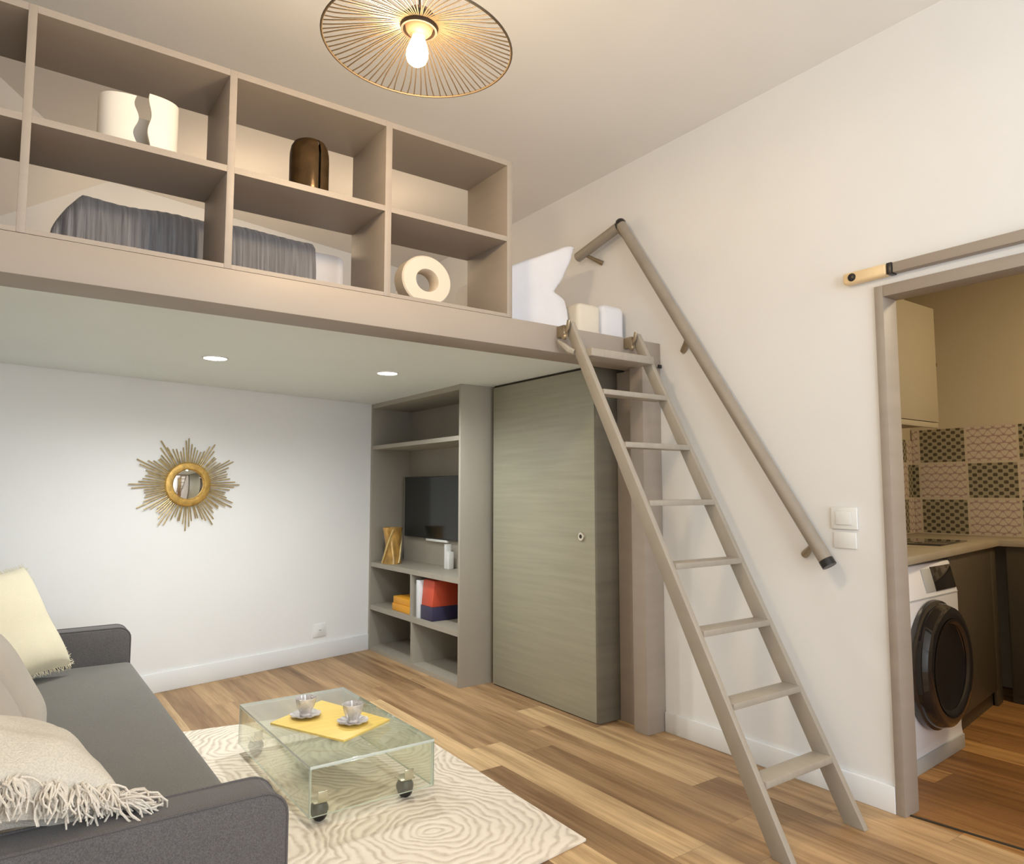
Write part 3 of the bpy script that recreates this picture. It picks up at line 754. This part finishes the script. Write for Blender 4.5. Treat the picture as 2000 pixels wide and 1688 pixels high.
# tasselled cushion lying over the near arm
mtx = frame((-.025, 2.03, .728), (.91, .2, -.36), (-.25, .94, .03))
tc = thing('tasselled_cushion', 'ivory textured cushion with long tassels lying over the near sofa arm', 'cushion', (-.03, 2.06, .6))
def ridge(u, v): return .010 * math.sin(v * 9 + 2 * u) * (1 - u * u) + .012 * noise.noise(Vector((u * 2.2, v * 2.2, 4)))
obj('cover', pillow(.26, .225, .080, mtx, 44, seed=9, wr=.006, pinch=.05, pw=.42, extra=ridge, lowk=1.3, lowx=lambda u, v: .0055 * math.sin(v * 34 + u) * (1 - u ** 6)), M['ivory'], tc)
def tassel(base, direc, nst, ln, spread=.5):
    bm = B(); direc = Vector(direc).normalized()
    for i in range(nst):
        d = (direc + Vector((rnd(-1, 1), rnd(-1, 1), rnd(-1, 1))) * spread).normalized(); l = ln * rnd(.5, 1.15)
        p = Vector(base) + Vector((rnd(-1, 1), rnd(-1, 1), rnd(-.7, .7))) * .016
        cu_ = Vector((rnd(-1, 1), rnd(-1, 1), rnd(-.6, .6))) * l * .35
        pts = [p + d * l * t + cu_ * math.sin(PI * t) + Vector((0, 0, -.30 * l * t * t)) for t in (0, .25, .5, .75, 1)]
        tube(bm, pts, [.0030, .0028, .0026, .0024, .0018], 5)
    return bm
for i, u in enumerate((-.80, -.50, -.18, .10, .40, .62, .82)):
    w = mtx @ Vector((.26 * u, -.225 * (.95 if abs(u) < .9 else 1), .012))
    obj('tassel', tassel(w, (.1, -.62, -.62), 60, .052, .62), M['tassel'], tc)
w = mtx @ Vector((.255, -.222, 0))
obj('tassel', tassel(w, (.8, -.35, -.12), 70, .075, .45), M['tassel'], tc, label='longest tassel at the cushion corner')

# ------------------------------------------------------------------ rug, table and tea things
rg = prism([(1.866, 2.122), (1.93, 4.14), (.30, 4.40), (.30, 1.93)], 2, .0005, .012, .003)
tagp(obj('rug', rg, M['rug']), 'cream rug with fingerprint-like wavy lines under the acrylic table', 'rug')
tx0, tx1, ty0, ty1, tz0, tz1 = 1.033, 1.585, 2.79, 3.80, .055, .25
tbm = thing('acrylic_table', 'low clear acrylic coffee table on black castors, standing on the rug', 'coffee table', (1.31, 3.29, .012))
wt = .011
M['acrylic_edge'] = plain('acrylic_polished_edge', (.62, .66, .60), .15, var=.05)
def clear(name, b6, axis):
    o = obj(name, bx(*b6, .002), M['acrylic'], tbm); o.data.materials.append(M['acrylic_edge'])
    for p in o.data.polygons:
        if abs(p.normal[axis]) < .9: p.material_index = 1
    return o
clear('table_top', (tx0, tx1, ty0, ty1, tz1 - wt, tz1), 2)
clear('side_panel', (tx0, tx1, ty0, ty0 + wt, tz0, tz1 - wt - .0005), 1)
clear('side_panel', (tx0, tx1, ty1 - wt, ty1, tz0, tz1 - wt - .0005), 1)
clear('long_panel', (tx0, tx0 + wt, ty0 + wt + .0005, ty1 - wt - .0005, tz0, tz1 - wt - .0005), 0)
clear('long_panel', (tx1 - wt, tx1, ty0 + wt + .0005, ty1 - wt - .0005, tz0, tz1 - wt - .0005), 0)
for (x, y) in ((1.095, 2.850), (1.475, 2.850), (1.095, 3.715), (1.50, 3.715)):
    cs = obj('castor', lathe([(0, -.017), (.024, -.017), (.033, -.012), (.036, -.006), (.036, .006), (.033, .012), (.024, .017), (0, .017)], 28, T(x, y, .0485) @ Matrix.Rotation(.5, 4, 'Z') @ Matrix.Rotation(PI / 2, 4, 'Y')), M['black'], tbm)
    obj('castor_hood', lathe([(.034, .0), (.037, .0), (.037, .014), (.028, .032), (0, .038), (0, .034), (.025, .028), (.034, .012)], 28, T(x, y, .054)), M['black'], cs)
    obj('castor_plate', bx(x - .032, x + .032, y - .032, y + .032, .0925, .098, .001), M['chrome'], cs)
    obj('castor_bracket', bx(x - .020, x + .020, y - .042, y - .036, .0985, .14, .001), M['chrome'], cs)

bdp = [(1.062, 3.395), (1.247, 2.975), (1.533, 3.118), (1.385, 3.60)]
tagp(obj('serving_board', prism(bdp, 2, .2505, .259, .0015), M['tray']), 'flat yellow board set askew on the acrylic table', 'board')
def tea(cx, cy, rot, wh, wh2):
    sa = lathe([(0, .2595), (.030, .2595), (.034, .262), (.052, .266), (.070, .273), (.071, .275), (.050, .2695), (.030, .266), (0, .266)], 40, T(cx, cy, 0))
    for v in sa.verts:
        d = Vector((v.co.x - cx, v.co.y - cy, 0)); r = d.length
        if r > .045: v.co.z += .0022 * math.cos(10 * math.atan2(d.y, d.x))
    tagp(obj('saucer', sa, M['porcelain']), 'scalloped silvery saucer ' + wh, 'saucer', 'saucers on the yellow board')
    cup = thing('tea_cup', 'fluted silvery porcelain cup on its saucer, ' + wh2, 'cup', (cx, cy, .2665), 0, 'cups on the yellow board')
    cb = lathe([(0, .2665), (.027, .2665), (.028, .272), (.025, .278), (.030, .290), (.040, .310), (.045, .330), (.048, .347), (.0465, .348), (.043, .330), (.037, .310), (.026, .290), (0, .284)], 40, T(cx, cy, 0))
    for v in cb.verts:
        d = Vector((v.co.x - cx, v.co.y - cy, 0)); r = d.length
        if r > .024:
            f = 1 + .035 * math.cos(10 * math.atan2(d.y, d.x)); v.co.x = cx + d.x * f; v.co.y = cy + d.y * f
    obj('bowl', cb, M['porcelain'], cup)
    hp = [(.040, .335), (.058, .340), (.068, .328), (.064, .310), (.050, .298), (.034, .296)]
    obj('handle', tb([(cx + r * math.cos(rot), cy + r * math.sin(rot), z) for r, z in hp], [.004, .0045, .0045, .0042, .004, .0036], 8), M['porcelain'], cup)
tea(1.225, 3.385, .5, 'under the left cup', 'left of the two on the yellow board')
tea(1.368, 3.165, .75, 'under the right cup', 'right of the two on the yellow board')

# ------------------------------------------------------------------ kitchen
kd = Vector((.9894, .1453, 0)); kn = Vector((-.1453, .9894, 0)); kp = Vector((3.42, 1.66, 0))
def kbox(bm, s0, s1, n0, n1, z0, z1, bev=0):
    m_ = Matrix(((kd.x, kn.x, 0, kp.x), (kd.y, kn.y, 0, kp.y), (0, 0, 1, 0), (0, 0, 0, 1)))
    return box(bm, s0, s1, n0, n1, z0, z1, bev, 2, m_)
S0 = -.22
wt_ = B()
P = lambda s, n_: (kp + kd * s + kn * n_).to_2d()
c5 = 5.585
poly = [P(S0, 0), P(1.79, 0), (5.19, -.5), (c5, -.5), (c5, KL(c5) - .012), (P(S0, 0)[0] + .02, KL(P(S0, 0)[0] + .02) - .012)]
tagp(obj('worktop', prism([tuple(q) for q in poly], 2, .972, 1.010, .002), M['worktop']), 'L-shaped taupe kitchen worktop above the washing machine', 'worktop')
tagp(obj('hob', kbox(B(), .95, 1.50, .10, .42, 1.0105, 1.017, .002), M['glassblack']), 'flat black hob set on the kitchen worktop', 'hob')
kc = thing('base_cabinet', 'dark taupe base cabinet right of the washing machine', 'cabinet', (4.7, 2.0, 0), 0, None)
obj('door', kbox(B(), .80, 1.66, .02, .04, .10, .970, .001), M['base'], kc)
obj('plinth', kbox(B(), .80, 1.76, .05, .07, 0, .10), M['base'], kc)
obj('carcass', kbox(B(), .80, 1.74, .041, .50, .10, .970), M['base'], kc, False)
obj('corner_post', kbox(B(), 1.662, 1.785, .02, .04, 0, .970, .001), M['base'], kc)
kc2 = thing('base_cabinet', 'dark taupe base cabinet along the kitchen back wall under the tiles', 'cabinet', (5.4, 1.2, 0))
obj('door', bx(5.205, 5.225, .55, 1.885, .06, .970, .001), M['base'], kc2)
obj('carcass', bx(5.226, 5.58, -.48, 1.90, .06, .970), M['base'], kc2, False)
obj('plinth', bx(5.23, 5.58, -.48, 1.90, 0, .06), M['base'], kc2, False)
tagp(obj('backsplash', bx(5.586, 5.599, -.5, KL(5.586) - .012, 1.0105, 1.787), M['tile_x'], smooth=False), 'checkerboard patterned wall tiles on the kitchen back wall', 'tiles')
bk2 = prism([(3.25, KL(3.25) - .011), (5.585, KL(5.585) - .011), (5.585, KL(5.585) - .001), (3.25, KL(3.25) - .001)], 2, 1.0105, 1.70)
tagp(obj('backsplash', bk2, M['tile_y'], smooth=False), 'strip of patterned wall tiles on the kitchen left wall under the wall cabinet', 'tiles')
uc = thing('wall_cabinet', 'beige kitchen wall cabinet seen through the doorway', 'cabinet', (4.2, 2.15, 1.71))
obj('carcass', prism([(3.40, 2.003), (4.60, 2.003), (4.60, KL(4.60) - .002), (3.40, KL(3.40) - .002)], 2, 1.715, 2.44), M['upper'], uc, False)
obj('door', bx(3.42, 4.598, 1.982, 2.002, 1.735, 2.435, .002), M['upper'], uc)
obj('light_rail', bx(3.42, 4.598, 1.986, 2.002, 1.70, 1.732, .002), M['upper'], uc)
obj('knob', lathe([(0, 0), (.012, 0), (.014, .006), (0, .012)], 16, T(4.60, 1.99, 2.09) @ Matrix.Rotation(PI / 2, 4, 'Y')), M['bracket'], uc)

# washing machine (local frame: x along the front, y into the wall)
wa = math.radians(4.0); wo = Vector((3.44, 1.684, 0))
WM = Matrix.Translation(wo) @ Matrix.Rotation(wa, 4, 'Z')
wm = thing('washing_machine', 'white front-loading washing machine with a black porthole under the worktop', 'washing machine', (3.75, 1.95, 0))
WX = .70
bodyp = prism([(0, .0), (0, .03), (.012, .10), (.0, .50), (.0, .80), (.035, .955), (.50, .955), (.50, 0)], 0, 0, WX, .008, 3)
bmesh.ops.transform(bodyp, matrix=WM, verts=bodyp.verts)
obj('body', bodyp, M['washer'], wm)
def wbx(*a, **k): return bx(*a, mtx=WM, **k)
slm = WM @ T(0, 0, .80) @ Matrix.Rotation(-math.atan2(.035, .155), 4, 'X')
obj('control_panel', box(B(), .42, .68, -.006, .006, .018, .140, .003, 2, slm), M['glassblack'], wm, label='black control display')
obj('detergent_drawer', box(B(), .30, .415, -.005, .006, .020, .135, .003, 2, slm), M['washgrey'], wm, label='grey drawer front')
obj('seam', box(B(), .008, WX - .008, -.003, .004, -.004, .000, 0, 2, slm), M['washgrey'], wm)
dc = WM @ T(.325, 0, .478) @ Matrix.Rotation(PI / 2, 4, 'X')     # local z -> towards the room (-y)
dd = obj('door', lathe([(0, .062), (.10, .064), (.17, .070), (.205, .078), (.222, .088), (.240, .094), (.262, .092), (.280, .082), (.291, .060), (.294, .040), (.294, .0), (0, .0)], 72, dc), M['glassblack'], wm)
obj('chrome_ring', lathe([(.2945, .004), (.306, .004), (.309, .014), (.306, .030), (.2945, .036)], 72, dc, True), M['darkchrome'], dd, label='dark metallic ring')
obj('glass_rim', lathe([(.206, .0795), (.221, .0905), (.226, .0925), (.216, .0905), (.203, .081)], 72, dc, True), M['darkchrome'], dd)
obj('plinth', wbx(.01, WX - .01, -.002, .01, .0, .07, bev=.002), M['washgrey'], wm)

# ------------------------------------------------------------------ lights
def area(name, loc, rot, sx, sy, power, col):
    l = bpy.data.lights.new(name, 'AREA'); l.shape = 'RECTANGLE'; l.size = sx; l.size_y = sy; l.energy = power; l.color = col
    o = bpy.data.objects.new(name, l); C.objects.link(o); o.location = loc; o.rotation_euler = rot; return o
for k, (a, b) in enumerate(wins):
    area('window_daylight', ((a + b) / 2, YR - .25, (wz0 + wz1) / 2), (PI / 2, 0, 0), b - a, wz1 - wz0, 66, (.84, .92, 1.0))
def point(name, loc, power, col, r):
    l = bpy.data.lights.new(name, 'POINT'); l.energy = power; l.color = col; l.shadow_soft_size = r
    o = bpy.data.objects.new(name, l); C.objects.link(o); o.location = loc; return o
point('pendant_light', (pc.x, pc.y, 2.72), 50, (1.0, .76, .47), .06)
for q_ in ((1.105, 4.5, 2.85), (1.98, 4.35, 2.85)): point('loft_fill_light', q_, 6, (1.0, .76, .50), .08)  # added lamps without fittings, out of sight behind the uprights, to brighten the loft
for (x, y) in ((.942, 4.164), (1.95, 4.07)):
    l = bpy.data.lights.new('downlight_beam', 'SPOT'); l.energy = 100; l.color = (.96, 1.0, 1.0); l.spot_size = math.radians(165); l.spot_blend = 1; l.shadow_soft_size = .06
    o = bpy.data.objects.new('downlight_beam', l); C.objects.link(o); o.location = (x, y, 2.052)
area('kitchen_light', (4.5, .5, 2.97), (0, 0, 0), .5, .5, 38, (1.0, .80, .50))
w = bpy.data.worlds.new('world'); bpy.context.scene.world = w; w.use_nodes = True
bg = w.node_tree.nodes['Background']; bg.inputs[0].default_value = (.85, .93, 1.0, 1); bg.inputs[1].default_value = 1.5
vs = bpy.context.scene.view_settings
vs.view_transform = 'Standard'; vs.look = 'None'; vs.gamma = 1; vs.exposure = .08; vs.use_curve_mapping = False
